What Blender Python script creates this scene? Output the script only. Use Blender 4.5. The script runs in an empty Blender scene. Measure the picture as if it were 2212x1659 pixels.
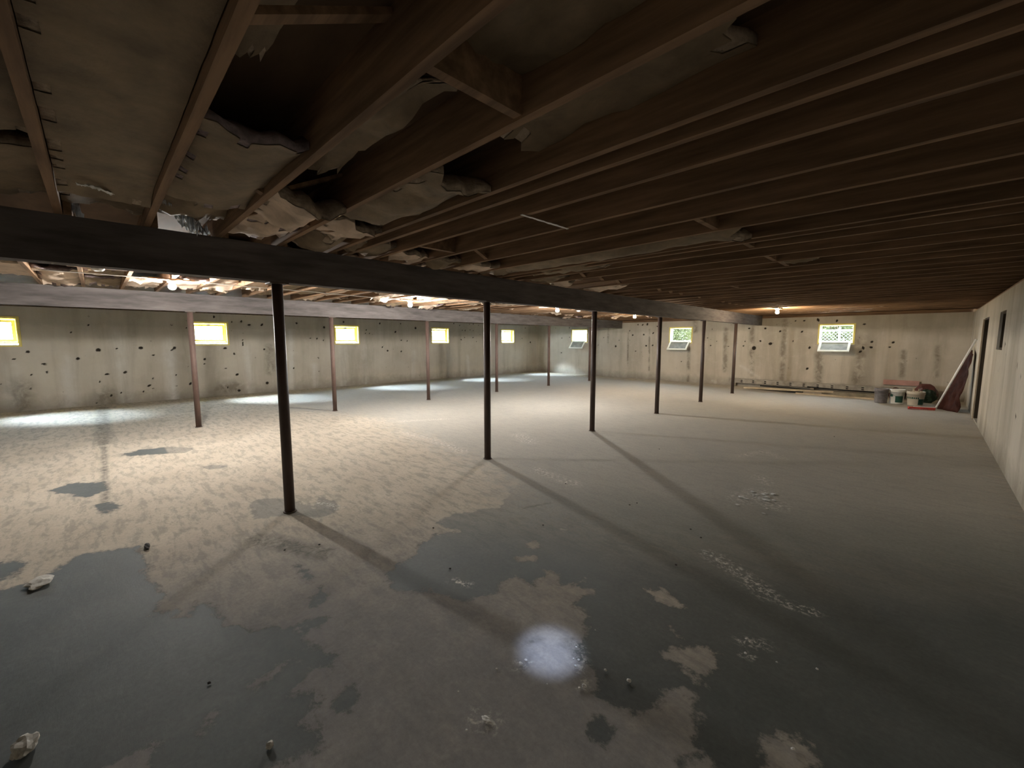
import bpy, math, random
import numpy as np
from mathutils import Matrix, Vector, noise as mn

# ------------------------------------------------------------------ camera
W, H = 2212, 1659
F, YAW, PITCH, ROLL, CH = 896.6224, 0.7862, 0.1055, 0.001, 1.6
cy, sy, cp, sp = math.cos(YAW), math.sin(YAW), math.cos(PITCH), math.sin(PITCH)
fw = Vector((-sy*cp, cy*cp, -sp)); rt = Vector((cy, sy, 0)); up = rt.cross(fw)
r2 = rt*math.cos(ROLL) + up*math.sin(ROLL); u2 = -rt*math.sin(ROLL) + up*math.cos(ROLL)
S = bpy.context.scene
COL = S.collection
cam = bpy.data.cameras.new('camera'); co = bpy.data.objects.new('camera', cam); COL.objects.link(co)
cam.sensor_width = 36; cam.lens = F/W*36; cam.clip_start = 0.05; cam.clip_end = 200
m = Matrix((r2, u2, -fw)).transposed().to_4x4(); m.translation = (0, 0, CH); co.matrix_world = m
S.camera = co
# ------------------------------------------------------------------ world, sun, exposure
S.view_settings.view_transform = 'Standard'; S.view_settings.look = 'None'
S.view_settings.gamma = 1; S.view_settings.use_curve_mapping = False
S.view_settings.exposure = 1.55
SKY = 30.0
BULB_W = 1250.0
wd = bpy.data.worlds.new('sky'); S.world = wd; wd.use_nodes = True
bg = wd.node_tree.nodes['Background']; bg.inputs[0].default_value = (0.74, 0.87, 1.0, 1); bg.inputs[1].default_value = SKY
sl = bpy.data.lights.new('sun', 'SUN'); so = bpy.data.objects.new('sun', sl); COL.objects.link(so)
sl.energy = 75; sl.angle = math.radians(36); sl.color = (0.72, 0.86, 1.0)
so.rotation_euler = Vector((1.5, 1.0, -1.7)).to_track_quat('-Z', 'Y').to_euler(); so.location = (-20, 0, 12)
# added spot for the bluish patch on the near floor, source unseen
hl = bpy.data.lights.new('added_floor_spot', 'SPOT'); ho = bpy.data.objects.new('added_floor_spot', hl); COL.objects.link(ho)
hl.energy = 95; hl.color = (0.6, 0.72, 1.0); hl.spot_size = math.radians(9.5); hl.spot_blend = 1.0; hl.shadow_soft_size = 0.03
ho.location = (-0.75, 0.9, 2.36); ho.rotation_euler = (Vector((-1.27, 1.55, 0))-Vector(ho.location)).to_track_quat('-Z', 'Y').to_euler()

# ------------------------------------------------------------------ dimensions
XL, XR, YB, YF = -14.257, 0.744, 15.949, -3.6
ZW, ZJ, JD = 2.33, 2.41, 0.235          # wall top, joist underside, joist depth
ZS = ZJ + JD                            # subfloor underside
WT = 0.25
G1, G2, ZG = -4.114, -9.389, 2.10
PY1 = [1.172+2.4707*k for k in range(6)]
PY2 = [1.231+2.4906*k for k in range(6)]
JY = [-0.11+0.432*k for k in range(-3, 37)]
RND = random.Random(5)

def ray(u, v): return r2*((u-W/2)/F) + u2*(-(v-H/2)/F) + fw
def onz(u, v, z=0.0):
    d = ray(u, v); return Vector((0, 0, CH)) + d*((z-CH)/d.z)
def onx(u, v, x):
    d = ray(u, v); return Vector((0, 0, CH)) + d*(x/d.x)
def ony(u, v, y):
    d = ray(u, v); return Vector((0, 0, CH)) + d*(y/d.y)

# ------------------------------------------------------------------ materials
def newmat(name):
    mt = bpy.data.materials.new(name); mt.use_nodes = True
    nt = mt.node_tree; b = nt.nodes['Principled BSDF']; return mt, nt, b
def N(nt, t, **k):
    n = nt.nodes.new(t)
    for a, v in k.items(): setattr(n, a, v)
    return n
def mixc(nt, fac, a, b, blend='MIX'):
    n = N(nt, 'ShaderNodeMix', data_type='RGBA', blend_type=blend)
    for i, v in ((0, fac), (6, a), (7, b)):
        if hasattr(v, 'node'): nt.links.new(v, n.inputs[i])
        elif i == 0: n.inputs[0].default_value = v
        else: n.inputs[i].default_value = (*v, 1)
    return n.outputs[2]
def ramp(nt, src, p0, p1, c0=(0,)*3, c1=(1,)*3):
    if p0 > p1: p0, p1, c0, c1 = p1, p0, c1, c0
    n = N(nt, 'ShaderNodeValToRGB'); e = n.color_ramp.elements
    e[0].position = p0; e[1].position = p1; e[0].color = (*c0, 1); e[1].color = (*c1, 1)
    nt.links.new(src, n.inputs[0]); return n.outputs[0]
def noise(nt, scale, detail=4, rough=.55, vec=None, dist=0):
    n = N(nt, 'ShaderNodeTexNoise'); n.inputs['Scale'].default_value = scale; n.inputs['Detail'].default_value = detail
    n.inputs['Roughness'].default_value = rough; n.inputs['Distortion'].default_value = dist
    if vec: nt.links.new(vec, n.inputs['Vector'])
    return n.outputs[0]
def coords(nt, scale=(1, 1, 1), obj=False):
    t = N(nt, 'ShaderNodeTexCoord'); 
    if obj:
        src = t.outputs['Object']
    else:
        g = N(nt, 'ShaderNodeNewGeometry'); src = g.outputs['Position']
    mp = N(nt, 'ShaderNodeMapping'); mp.inputs['Scale'].default_value = scale
    nt.links.new(src, mp.inputs[0]); return mp.outputs[0]
def bump(nt, b, h, dist=.01, strength=.6):
    n = N(nt, 'ShaderNodeBump'); n.inputs['Distance'].default_value = dist; n.inputs['Strength'].default_value = strength
    nt.links.new(h, n.inputs['Height']); nt.links.new(n.outputs[0], b.inputs['Normal'])
def math_(nt, op, a, b=None, c=None, clamp=False):
    n = N(nt, 'ShaderNodeMath', operation=op, use_clamp=clamp)
    for i, v in enumerate((a, b, c)):
        if v is None: continue
        if hasattr(v, 'node'): nt.links.new(v, n.inputs[i])
        else: n.inputs[i].default_value = v
    return n.outputs[0]
def attr(nt, name):
    return N(nt, 'ShaderNodeAttribute', attribute_name=name).outputs['Fac']

def simple(name, c, rough=.7, var=.25, scale=8, sc=(1, 1, 1), metal=0, bmp=.002, obj=True, spec=.3):
    mt, nt, b = newmat(name)
    v = coords(nt, sc, obj); n = noise(nt, scale, 5, .6, v)
    d = tuple(x*(1-var) for x in c); l = tuple(min(1, x*(1+var)) for x in c)
    nt.links.new(ramp(nt, n, .32, .68, d, l), b.inputs['Base Color'])
    b.inputs['Roughness'].default_value = rough; b.inputs['Metallic'].default_value = metal
    b.inputs['Specular IOR Level'].default_value = spec
    if bmp: bump(nt, b, n, bmp)
    return mt

def floor_mat():
    mt, nt, b = newmat('concrete_floor')
    p = coords(nt)
    n1 = noise(nt, 1.1, 6, .6, p); n2 = noise(nt, 7, 8, .7, p, .6); n3 = noise(nt, 40, 5, .7, p)
    ps = coords(nt, (1.0, 3.2, 1)); n4 = noise(nt, 4.0, 9, .72, ps, .25)
    edge = noise(nt, 7, 9, .70, p, .15)
    d = attr(nt, 'damp')
    k = math_(nt, 'ADD', d, math_(nt, 'MULTIPLY', math_(nt, 'SUBTRACT', edge, .5), .30))
    dm = math_(nt, 'MULTIPLY_ADD', k, 40, .5, clamp=True)
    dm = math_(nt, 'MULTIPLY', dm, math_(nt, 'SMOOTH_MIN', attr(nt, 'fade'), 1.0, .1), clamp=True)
    dry = ramp(nt, n1, .3, .7, (.46, .405, .325), (.58, .52, .425))
    fl = ramp(nt, n4, .40, .60)
    dry = mixc(nt, math_(nt, 'MULTIPLY', ramp(nt, n4, .52, .42), .5), dry, (.24, .225, .195))
    dry = mixc(nt, math_(nt, 'MULTIPLY', ramp(nt, n2, .54, .70), .35), dry, (.60, .55, .47))
    # smooth bare slab, painted darker to carry the foreground falloff
    sm = ramp(nt, n1, .35, .65, (.085, .097, .094), (.125, .136, .130))
    sm = mixc(nt, math_(nt, 'MULTIPLY', ramp(nt, n2, .5, .72), .22), sm, (.20, .20, .185))
    mid = attr(nt, 'bare')
    mk = math_(nt, 'MULTIPLY_ADD', math_(nt, 'ADD', mid, math_(nt, 'MULTIPLY', math_(nt, 'SUBTRACT', edge, .5), 2.2)), 1.5, .5, clamp=True)
    base = mixc(nt, math_(nt, 'MULTIPLY', mk, .75), dry, (.37, .365, .335))
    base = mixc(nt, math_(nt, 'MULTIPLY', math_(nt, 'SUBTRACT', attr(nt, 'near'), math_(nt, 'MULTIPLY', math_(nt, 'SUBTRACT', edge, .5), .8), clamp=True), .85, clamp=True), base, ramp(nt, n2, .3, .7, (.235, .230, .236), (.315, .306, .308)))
    c = mixc(nt, dm, base, sm)
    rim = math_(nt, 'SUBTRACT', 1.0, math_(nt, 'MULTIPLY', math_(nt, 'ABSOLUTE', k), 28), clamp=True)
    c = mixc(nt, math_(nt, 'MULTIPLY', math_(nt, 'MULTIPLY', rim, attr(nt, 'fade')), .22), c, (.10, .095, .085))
    sc = math_(nt, 'MULTIPLY', attr(nt, 'scuff'), ramp(nt, noise(nt, 26, 8, .75, p, .2), .50, .60))
    c = mixc(nt, sc, c, (.66, .63, .57))
    dk = math_(nt, 'MULTIPLY', attr(nt, 'dirt'), ramp(nt, noise(nt, 12, 8, .75, p, 1), .35, .6))
    c = mixc(nt, math_(nt, 'MULTIPLY', dk, .8), c, (.10, .10, .09))
    gr = ramp(nt, n3, .3, .7, (.86,)*3, (1.1,)*3)
    c = mixc(nt, 1.0, c, gr, 'MULTIPLY')
    nt.links.new(c, b.inputs['Base Color'])
    b.inputs['Specular IOR Level'].default_value = .25
    nt.links.new(ramp(nt, dm, 0, 1, (.92,)*3, (.62,)*3), b.inputs['Roughness'])
    h = math_(nt, 'ADD', math_(nt, 'MULTIPLY', n4, .5), math_(nt, 'MULTIPLY', dm, -.25))
    bump(nt, b, math_(nt, 'ADD', h, math_(nt, 'MULTIPLY', n2, .3)), .006, .5)
    return mt

def wall_mat():
    mt, nt, b = newmat('poured_concrete_wall')
    p = coords(nt); pv = coords(nt, (1, 1, .12))
    n1 = noise(nt, .8, 6, .6, p); n2 = noise(nt, 5, 8, .68, p, .5); nv = noise(nt, 1.6, 7, .62, pv, .3)
    c = ramp(nt, n1, .3, .7, (.46, .415, .34), (.58, .53, .445))
    c = mixc(nt, math_(nt, 'MULTIPLY', ramp(nt, nv, .52, .36), .42), c, (.25, .215, .16))
    c = mixc(nt, math_(nt, 'MULTIPLY', ramp(nt, nv, .55, .72), .25), c, (.66, .63, .57))
    c = mixc(nt, math_(nt, 'MULTIPLY', ramp(nt, n2, .5, .72), .25), c, (.62, .58, .51))
    # wall colour darker towards its base
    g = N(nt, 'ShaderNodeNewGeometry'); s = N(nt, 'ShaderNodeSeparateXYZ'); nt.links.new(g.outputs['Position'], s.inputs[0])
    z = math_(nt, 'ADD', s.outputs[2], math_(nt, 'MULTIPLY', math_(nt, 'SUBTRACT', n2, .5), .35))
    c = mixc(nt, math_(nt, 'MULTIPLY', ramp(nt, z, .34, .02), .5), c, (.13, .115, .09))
    c = mixc(nt, math_(nt, 'MULTIPLY', ramp(nt, math_(nt, 'SUBTRACT', z, 1.0), .88, .96), .28), c, (.28, .25, .19))  # girder shade painted into the upper wall colour
    wob = math_(nt, 'MULTIPLY_ADD', math_(nt, 'SUBTRACT', n2, .5), 2.6, 1.0)
    st = math_(nt, 'MULTIPLY', attr(nt, 'stain'), math_(nt, 'MULTIPLY', wob, ramp(nt, noise(nt, 3.5, 8, .7, p, .4), .36, .56)), clamp=True)
    c = mixc(nt, math_(nt, 'MULTIPLY', st, .62), c, (.11, .09, .06))
    li = math_(nt, 'MULTIPLY', attr(nt, 'bleach'), wob, clamp=True)
    c = mixc(nt, math_(nt, 'MULTIPLY', math_(nt, 'MULTIPLY', li, ramp(nt, nv, .35, .6)), .5), c, (.70, .69, .66))
    vo = N(nt, 'ShaderNodeTexVoronoi'); vo.inputs['Scale'].default_value = 3.2; nt.links.new(p, vo.inputs[0])
    sp_ = math_(nt, 'LESS_THAN', math_(nt, 'ADD', vo.outputs['Distance'], math_(nt, 'MULTIPLY', n2, .12)), .115)
    c = mixc(nt, math_(nt, 'MULTIPLY', sp_, .35), c, (.07, .06, .045))
    c = mixc(nt, ramp(nt, attr(nt, 'pit'), .25, .6), c, (.030, .024, .018))
    nt.links.new(c, b.inputs['Base Color']); b.inputs['Roughness'].default_value = .93
    b.inputs['Specular IOR Level'].default_value = .2
    bump(nt, b, n2, .008, .5)
    return mt

M = {}
M['floor'] = floor_mat(); M['wall'] = wall_mat()
M['joist'] = simple('aged_joist_wood', (.20, .122, .070), .85, .4, 3, (.5, 6, 6), bmp=.003, obj=False)
M['subfloor'] = simple('subfloor_plywood', (.11, .068, .040), .9, .3, 2, (1, 3, 1), obj=False)
M['girder'] = simple('dark_girder_wood', (.105, .092, .088), .8, .35, 3.5, (4, .6, 4), bmp=.004, obj=False)
M['post'] = simple('dark_brown_paint', (.060, .038, .030), .5, .3, 9, (1, 1, .3), bmp=.002, spec=.4)
M['postr'] = simple('red_brown_paint', (.125, .080, .066), .6, .3, 9, (1, 1, .3), bmp=.002, spec=.35)
M['steel'] = simple('plate_steel', (.10, .075, .06), .6, .3, 14)
M['kraft'] = simple('kraft_paper', (.20, .148, .092), .75, .3, 5, obj=False, bmp=.02)
M['kraft2'] = simple('pale_torn_paper', (.56, .44, .34), .8, .25, 6, obj=False, bmp=.008)
M['fibre'] = simple('glass_fibre', (.34, .27, .20), 1, .35, 22, obj=False, bmp=.02)
M['fibrep'] = simple('grey_pink_fibre', (.24, .19, .19), 1, .35, 22, obj=False, bmp=.02)
M['buck'] = simple('cream_window_frame', (.76, .64, .20), .6, .08, 5, bmp=.001)
M['vinyl'] = simple('white_vinyl', (.85, .86, .80), .4, .05, 5, bmp=0)
M['white'] = simple('white_plastic', (.80, .80, .78), .45, .06, 5, bmp=0)
M['porcelain'] = simple('porcelain', (.85, .85, .83), .25, .04, 5, bmp=0)
M['brass'] = simple('brass_screw_shell', (.6, .5, .3), .35, .1, 9, metal=1, bmp=0)
M['darkwood'] = simple('dark_door_wood', (.055, .040, .024), .8, .3, 5, (4, 4, .6))
M['palewood'] = simple('pale_lumber', (.50, .41, .29), .8, .22, 5, (1, 1, 1), bmp=.002)
M['ply'] = simple('grey_plywood', (.23, .20, .145), .85, .25, 5)
M['rail'] = simple('galvanised_rail', (.34, .31, .26), .75, .25, 7, metal=0)
M['blackpipe'] = simple('black_pipe', (.02, .018, .016), .6, .3, 7)
M['greyb'] = simple('grey_plastic', (.20, .185, .185), .7, .25, 18)
M['green'] = simple('green_label', (.02, .07, .05), .6, .25, 10, bmp=0)
M['whiteb'] = simple('white_bucket_plastic', (.68, .68, .64), .5, .08, 6, bmp=0)
M['creamb'] = simple('cream_bucket_plastic', (.56, .50, .40), .5, .12, 6, bmp=0)
M['red'] = simple('red_plastic', (.55, .055, .035), .5, .2, 8, bmp=0)
M['pink'] = simple('pink_foam', (.50, .29, .25), .85, .15, 6)
M['film'] = simple('brown_plastic_film', (.050, .020, .015), .85, .5, 4, (1, 1, 1), bmp=.02, spec=.08)
M['redfilm'] = simple('dark_red_film', (.09, .028, .022), .5, .4, 5, bmp=.02, spec=.6)
M['darkgreen'] = simple('dark_green_plastic', (.015, .032, .018), .6, .3, 6)
M['fluff'] = simple('white_fibre_tuft', (.55, .53, .48), .95, .2, 30, bmp=.004)
M['crumb'] = simple('white_crumb', (.78, .77, .74), .9, .1, 30, bmp=0)
M['charcoal'] = simple('charcoal_chip', (.05, .045, .04), .9, .3, 30)
M['metalstrip'] = simple('bright_metal_strap', (.62, .60, .58), .45, .1, 9, metal=.3, bmp=0)
M['cable'] = simple('white_cable', (.70, .68, .62), .5, .08, 9, bmp=0)
M['outground'] = simple('pale_gravel', (.30, .31, .30), .9, .2, 8, obj=False)
M['leaf'] = simple('leaf_green', (.020, .026, .0035), .6, .6, 9, obj=False, bmp=0)
M['bark'] = simple('bark', (.06, .045, .03), .9, .3, 9)
M['lattice'] = simple('white_lattice', (.10, .115, .115), .6, .05, 5, bmp=0)
def glass():
    mt = bpy.data.materials.new('window_glass'); mt.use_nodes = True; nt = mt.node_tree; nt.nodes.clear()
    o = N(nt, 'ShaderNodeOutputMaterial'); t = N(nt, 'ShaderNodeBsdfTransparent'); g = N(nt, 'ShaderNodeBsdfGlossy')
    t.inputs[0].default_value = (.95, .97, .97, 1); g.inputs['Roughness'].default_value = .08
    x = N(nt, 'ShaderNodeMixShader'); x.inputs[0].default_value = .05; nt.links.new(t.outputs[0], x.inputs[1]); nt.links.new(g.outputs[0], x.inputs[2])
    nt.links.new(x.outputs[0], o.inputs[0]); return mt
M['glass'] = glass()
def screen():
    mt = bpy.data.materials.new('dusty_glass'); mt.use_nodes = True; nt = mt.node_tree; b = nt.nodes['Principled BSDF']
    p = coords(nt, (1, 1, 1)); n = noise(nt, 6, 5, .6, p)
    nt.links.new(ramp(nt, n, .3, .7, (.20, .21, .21), (.36, .37, .36)), b.inputs['Base Color'])
    b.inputs['Roughness'].default_value = .25; return mt
M['dusty'] = screen()
def thin():
    mt = bpy.data.materials.new('thin_white_plastic'); mt.use_nodes = True; nt = mt.node_tree; b = nt.nodes['Principled BSDF']
    b.inputs['Base Color'].default_value = (.85, .87, .88, 1); b.inputs['Roughness'].default_value = .3
    t = N(nt, 'ShaderNodeBsdfTranslucent'); t.inputs[0].default_value = (.85, .88, .9, 1); x = N(nt, 'ShaderNodeMixShader'); x.inputs[0].default_value = .6
    nt.links.new(b.outputs[0], x.inputs[1]); nt.links.new(t.outputs[0], x.inputs[2]); nt.links.new(x.outputs[0], nt.nodes['Material Output'].inputs[0]); return mt
M['thin'] = thin()
def emit(name, c, s):
    mt = bpy.data.materials.new(name); mt.use_nodes = True; b = mt.node_tree.nodes['Principled BSDF']
    b.inputs['Base Color'].default_value = (.9, .9, .9, 1)
    b.inputs['Emission Color'].default_value = (*c, 1); b.inputs['Emission Strength'].default_value = s; return mt
M['cool'] = emit('cool_bulb', (1.0, .965, .91), BULB_W)
M['warm'] = emit('warm_bulb', (1.0, .80, .55), BULB_W*.5)

# ------------------------------------------------------------------ mesh helpers
def tag(o, label=None, cat=None, group=None, kind=None):
    if label: o['label'] = label
    if cat: o['category'] = cat
    if group: o['group'] = group
    if kind: o['kind'] = kind
    return o
class MB:
    def __init__(s): s.v = []; s.f = []
    def add(s, vs, fs):
        n = len(s.v); s.v += [tuple(v) for v in vs]; s.f += [tuple(i+n for i in f) for f in fs]; return s
    def box(s, a, b, bev=0):
        x0, y0, z0 = (min(a[i], b[i]) for i in range(3)); x1, y1, z1 = (max(a[i], b[i]) for i in range(3))
        return s.add([(x0,y0,z0),(x1,y0,z0),(x1,y1,z0),(x0,y1,z0),(x0,y0,z1),(x1,y0,z1),(x1,y1,z1),(x0,y1,z1)],
                     [(3,2,1,0),(4,5,6,7),(0,1,5,4),(1,2,6,5),(2,3,7,6),(3,0,4,7)])
    def beam(s, p, q, w, h, upv=(0, 0, 1)):
        p, q = Vector(p), Vector(q); d = (q-p).normalized(); sd = d.cross(Vector(upv))
        if sd.length < 1e-4: sd = d.cross(Vector((1, 0, 0)))
        sd.normalize(); u = sd.cross(d).normalized()
        vs = [e + sd*(a*w/2) + u*(b_*h/2) for e in (p, q) for a, b_ in ((-1,-1),(1,-1),(1,1),(-1,1))]
        return s.add(vs, [(0,1,2,3),(7,6,5,4),(0,4,5,1),(1,5,6,2),(2,6,7,3),(3,7,4,0)])
    def tube(s, pts, r, n=8, cap=True):
        pts = [Vector(p) for p in pts]; rs = r if isinstance(r, (list, tuple)) else [r]*len(pts); rings = []
        for i, p in enumerate(pts):
            d = (pts[min(i+1, len(pts)-1)]-pts[max(i-1, 0)]).normalized()
            a = d.orthogonal().normalized() if i == 0 else (pa - d*pa.dot(d)).normalized()
            pa = a; b_ = d.cross(a)
            rings.append([p + (a*math.cos(t)+b_*math.sin(t))*rs[i] for t in (2*math.pi*j/n for j in range(n))])
        fs = [(i*n+j, i*n+(j+1) % n, (i+1)*n+(j+1) % n, (i+1)*n+j) for i in range(len(pts)-1) for j in range(n)]
        if cap: fs += [tuple(range(n-1, -1, -1)), tuple(range((len(pts)-1)*n, len(pts)*n))]
        return s.add([v for r_ in rings for v in r_], fs)
    def lathe(s, prof, n=20, c=(0, 0, 0)):
        vs = [(c[0]+r*math.cos(2*math.pi*j/n), c[1]+r*math.sin(2*math.pi*j/n), c[2]+z) for r, z in prof for j in range(n)]
        return s.add(vs, [(i*n+j, i*n+(j+1) % n, (i+1)*n+(j+1) % n, (i+1)*n+j) for i in range(len(prof)-1) for j in range(n)])
    def build(s, name, mat, parent=None, smooth=False, loc=None):
        me = bpy.data.meshes.new(name); me.from_pydata([tuple(v) for v in s.v], [], s.f); me.materials.append(mat)
        if smooth: me.polygons.foreach_set('use_smooth', [True]*len(me.polygons))
        me.update(); o = bpy.data.objects.new(name, me); COL.objects.link(o)
        if parent: o.parent = parent
        if loc is not None: o.location = loc
        return o
def empty(name, loc=(0, 0, 0), rz=0):
    o = bpy.data.objects.new(name, None); COL.objects.link(o); o.location = loc; o.rotation_euler[2] = rz
    o.empty_display_size = .1; return o
def copy_tree(o, parent=None):
    c = o.copy(); COL.objects.link(c)
    if parent: c.parent = parent
    for ch in list(o.children): copy_tree(ch, c)
    return c
def nz(x, y, z=0.0): return mn.noise(Vector((x, y, z)))

# ------------------------------------------------------------------ floor
def seg_dist(P, A, B):
    AB = B-A; t = np.clip(((P-A)@AB)/max(AB@AB, 1e-9), 0, 1); return np.linalg.norm(P-(A+t[:, None]*AB), axis=1)
def poly_sd(P, poly):
    """signed distance, positive inside"""
    n = len(poly); d = np.full(len(P), 9.0); ins = np.zeros(len(P), bool)
    for i in range(n):
        A, B = poly[i], poly[(i+1) % n]; d = np.minimum(d, seg_dist(P, A, B))
        c = ((A[1] > P[:, 1]) != (B[1] > P[:, 1])); dy = B[1]-A[1] if B[1] != A[1] else 1e-9
        ins ^= c & (P[:, 0] < (B[0]-A[0])*(P[:, 1]-A[1])/dy + A[0])
    return np.where(ins, d, -d)
def fl(pts): return np.array([tuple(onz(u, v)[:2]) for u, v in pts])
DARK = [
 [(-60,1300),(0,1275),(60,1262),(119,1234),(160,1200),(230,1190),(302,1178),(316,1220),(320,1257),(357,1280),(329,1325),(361,1321),(384,1339),(412,1335),(421,1307),(446,1293),(462,1307),(485,1339),(478,1353),(512,1355),(558,1357),(599,1357),(645,1348),(636,1367),(654,1394),(668,1403),(686,1394),(727,1421),(714,1444),(677,1440),(659,1472),(618,1499),(677,1499),(663,1540),(645,1563),(709,1563),(686,1604),(640,1641),(595,1665),(560,1720),(330,1800),(-200,1800)],
 [(550,1080),(600,1075),(630,1080),(680,1098),(690,1072),(735,1092),(725,1105),(690,1118),(650,1115),(600,1115),(560,1120),(545,1105)],
 [(105,1060),(150,1045),(225,1042),(232,1058),(190,1075),(160,1070)], [(210,1090),(240,1085),(262,1095),(225,1112)],
 [(-40,1205),(0,1210),(45,1222),(30,1240),(0,1255),(-50,1260)],
 [(255,985),(300,972),(370,965),(420,968),(400,978),(330,982)], [(430,1010),(460,1003),(487,1007),(470,1014)],
 [(1080,1097),(984,1110),(942,1133),(993,1150),(942,1156),(910,1174),(897,1197),(865,1216),(833,1238),(851,1266),(883,1284),(947,1275),(974,1289),(1006,1298),(1048,1284),(1080,1275),(1098,1252),(1116,1234),(1139,1261),(1157,1266),(1171,1234),(1199,1229),(1208,1261),(1244,1266),(1281,1275),(1244,1303),(1267,1325),(1263,1353),(1244,1385),(1249,1421),(1290,1463),(1286,1508),(1331,1527),(1372,1536),(1404,1527),(1432,1499),(1478,1490),(1514,1522),(1519,1540),(1500,1563),(1505,1613),(1533,1641),(1540,1700),(1700,1900),(2400,1900),(2400,960),(2200,940),(1700,930),(1300,975),(1130,1030),(1095,1075)],
 [(723,1540),(741,1499),(764,1476),(780,1499),(755,1536)], [(1279,1568),(1295,1556),(1324,1568),(1308,1600),(1281,1600)],
 [(1469,1635),(1485,1630),(1500,1636),(1498,1652),(1475,1655)], [(659,1339),(704,1335),(686,1357),(659,1360)],
 [(686,1266),(714,1280),(686,1312),(672,1312),(678,1285)], [(640,1220),(682,1243),(676,1258),(650,1243)],
]
LIGHT = [
 [(613,1431),(640,1433),(600,1452),(570,1472),(540,1485),(560,1462)], [(476,1513),(455,1530),(420,1578),(440,1578),(468,1545)],
 [(320,1690),(348,1590),(293,1618),(233,1655),(200,1700)],
 [(1395,1272),(1432,1280),(1469,1298),(1478,1312),(1446,1312),(1410,1298)],
 [(1427,1408),(1455,1399),(1514,1394),(1542,1408),(1542,1435),(1523,1453),(1491,1449),(1519,1476),(1487,1458),(1450,1431)],
 [(1112,1202),(1153,1200),(1153,1211),(1118,1212)], [(1139,1172),(1167,1170),(1163,1181),(1142,1181)], [(1249,1243),(1272,1247),(1268,1259),(1250,1257)],
 [(1210,1145),(1226,1140),(1222,1149)], [(1650,1610),(1690,1590),(1760,1600),(1760,1720),(1660,1720)], [(1450,1362),(1469,1376),(1455,1380)],
]
SCUFF = [([(1600,985),(1650,975),(1690,990)], .10), ([(1605,1078),(1640,1065),(1670,1090)], .20), ([(1640,1030),(1660,1045)], .12),
 ([(1535,1198),(1560,1215),(1600,1238),(1655,1283)], .10), ([(1700,1305),(1755,1322)], .06), ([(1610,1385),(1645,1393)], .06), ([(1608,1412),(1620,1418)], .04),
 ([(875,935),(940,952),(1000,975)], .14), ([(1120,940),(1145,955)], .2), ([(1160,1015),(1240,1045)], .14), ([(870,910),(960,905)], .12),
 ([(690,1085),(735,1098)], .07), ([(1030,1552),(1060,1562)], .07), ([(1120,1440),(1130,1432)], .05), ([(1250,1395),(1262,1488)], .04), ([(980,1255),(1010,1262)], .05)]
DIRT = [([(222,880),(224,960)], .16), ([(225,965),(228,1110)], .05), ([(1140,1392),(1165,1380)], .02), ([(1225,1385),(1250,1415)], .04),
 ([(560,1165),(700,1195)], .14), ([(1130,1098),(1190,1086)], .02),
 ([(305,1190),(330,1180)], .03), ([(-20,860),(620,842)], .16)]
def grid_axis(a, b, fa, fb, fine, coarse):
    out = [a]
    while out[-1] < b-1e-6: out.append(min(b, out[-1]+(fine if fa <= out[-1] < fb else coarse)))
    return np.array(out)
gx = grid_axis(XL-WT, XR+WT, -5.2, XR, .028, .10); gy = grid_axis(YF-WT, YB+WT, -1.3, 4.6, .028, .10)
GX, GY = np.meshgrid(gx, gy); P = np.stack([GX.ravel(), GY.ravel()], 1)
damp = np.full(len(P), -1.0)
for p in DARK: damp = np.maximum(damp, poly_sd(P, fl(p)))
for p in LIGHT: damp = np.minimum(damp, -poly_sd(P, fl(p)))
damp = np.clip(damp, -.35, .35)
bare = np.clip(poly_sd(P, fl([(1098,1069),(1075,1020),(1000,985),(900,945),(820,905),(600,880),(640,850),(1000,812),(1157,806),(2100,880),(2400,1300),(1600,1200),(1150,1110)])), -1, 1)
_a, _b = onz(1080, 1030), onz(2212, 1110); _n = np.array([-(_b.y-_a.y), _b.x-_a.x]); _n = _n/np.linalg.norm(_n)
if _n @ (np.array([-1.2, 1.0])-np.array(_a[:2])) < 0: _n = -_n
fade = np.clip(((P-np.array(_a[:2])) @ _n)/1.9, 0, 1)  # smooth tone deepens towards the near right, edge falloff painted in
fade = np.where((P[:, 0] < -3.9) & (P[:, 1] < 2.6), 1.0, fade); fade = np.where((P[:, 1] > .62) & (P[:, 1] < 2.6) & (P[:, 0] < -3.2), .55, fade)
_c = np.array([-1.2, .2]); near = np.clip(1.25-np.linalg.norm((P-_c)/np.array([2.4, 2.0]), axis=1), 0, 1)*1.4; near = np.clip(near, 0, 1)  # greyer slab near the camera, its light falloff painted into the colour
scuff = np.zeros(len(P)); dirt = np.zeros(len(P))
for lst, arr in ((SCUFF, scuff), (DIRT, dirt)):
    for pts, w in lst:
        q = fl(pts)
        for i in range(len(q)-1): np.maximum(arr, np.clip(1.4*(1-seg_dist(P, q[i], q[i+1])/w), 0, 1), out=arr)
nx, ny = len(gx), len(gy)
zz = np.array([.004*nz(x*1.3, y*1.3) for x, y in P])
me = bpy.data.meshes.new('floor'); V = np.column_stack([P, zz])
idx = np.arange(nx*ny).reshape(ny, nx); Q = np.stack([idx[:-1, :-1], idx[:-1, 1:], idx[1:, 1:], idx[1:, :-1]], -1).reshape(-1, 4)
me.from_pydata(V.tolist(), [], Q.tolist()); me.materials.append(M['floor'])
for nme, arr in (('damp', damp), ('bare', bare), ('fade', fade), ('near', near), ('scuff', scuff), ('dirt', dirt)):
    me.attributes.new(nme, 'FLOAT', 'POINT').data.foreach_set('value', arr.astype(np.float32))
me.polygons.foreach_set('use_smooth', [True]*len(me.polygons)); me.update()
flo = bpy.data.objects.new('floor', me); COL.objects.link(flo); tag(flo, kind='structure')

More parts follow.
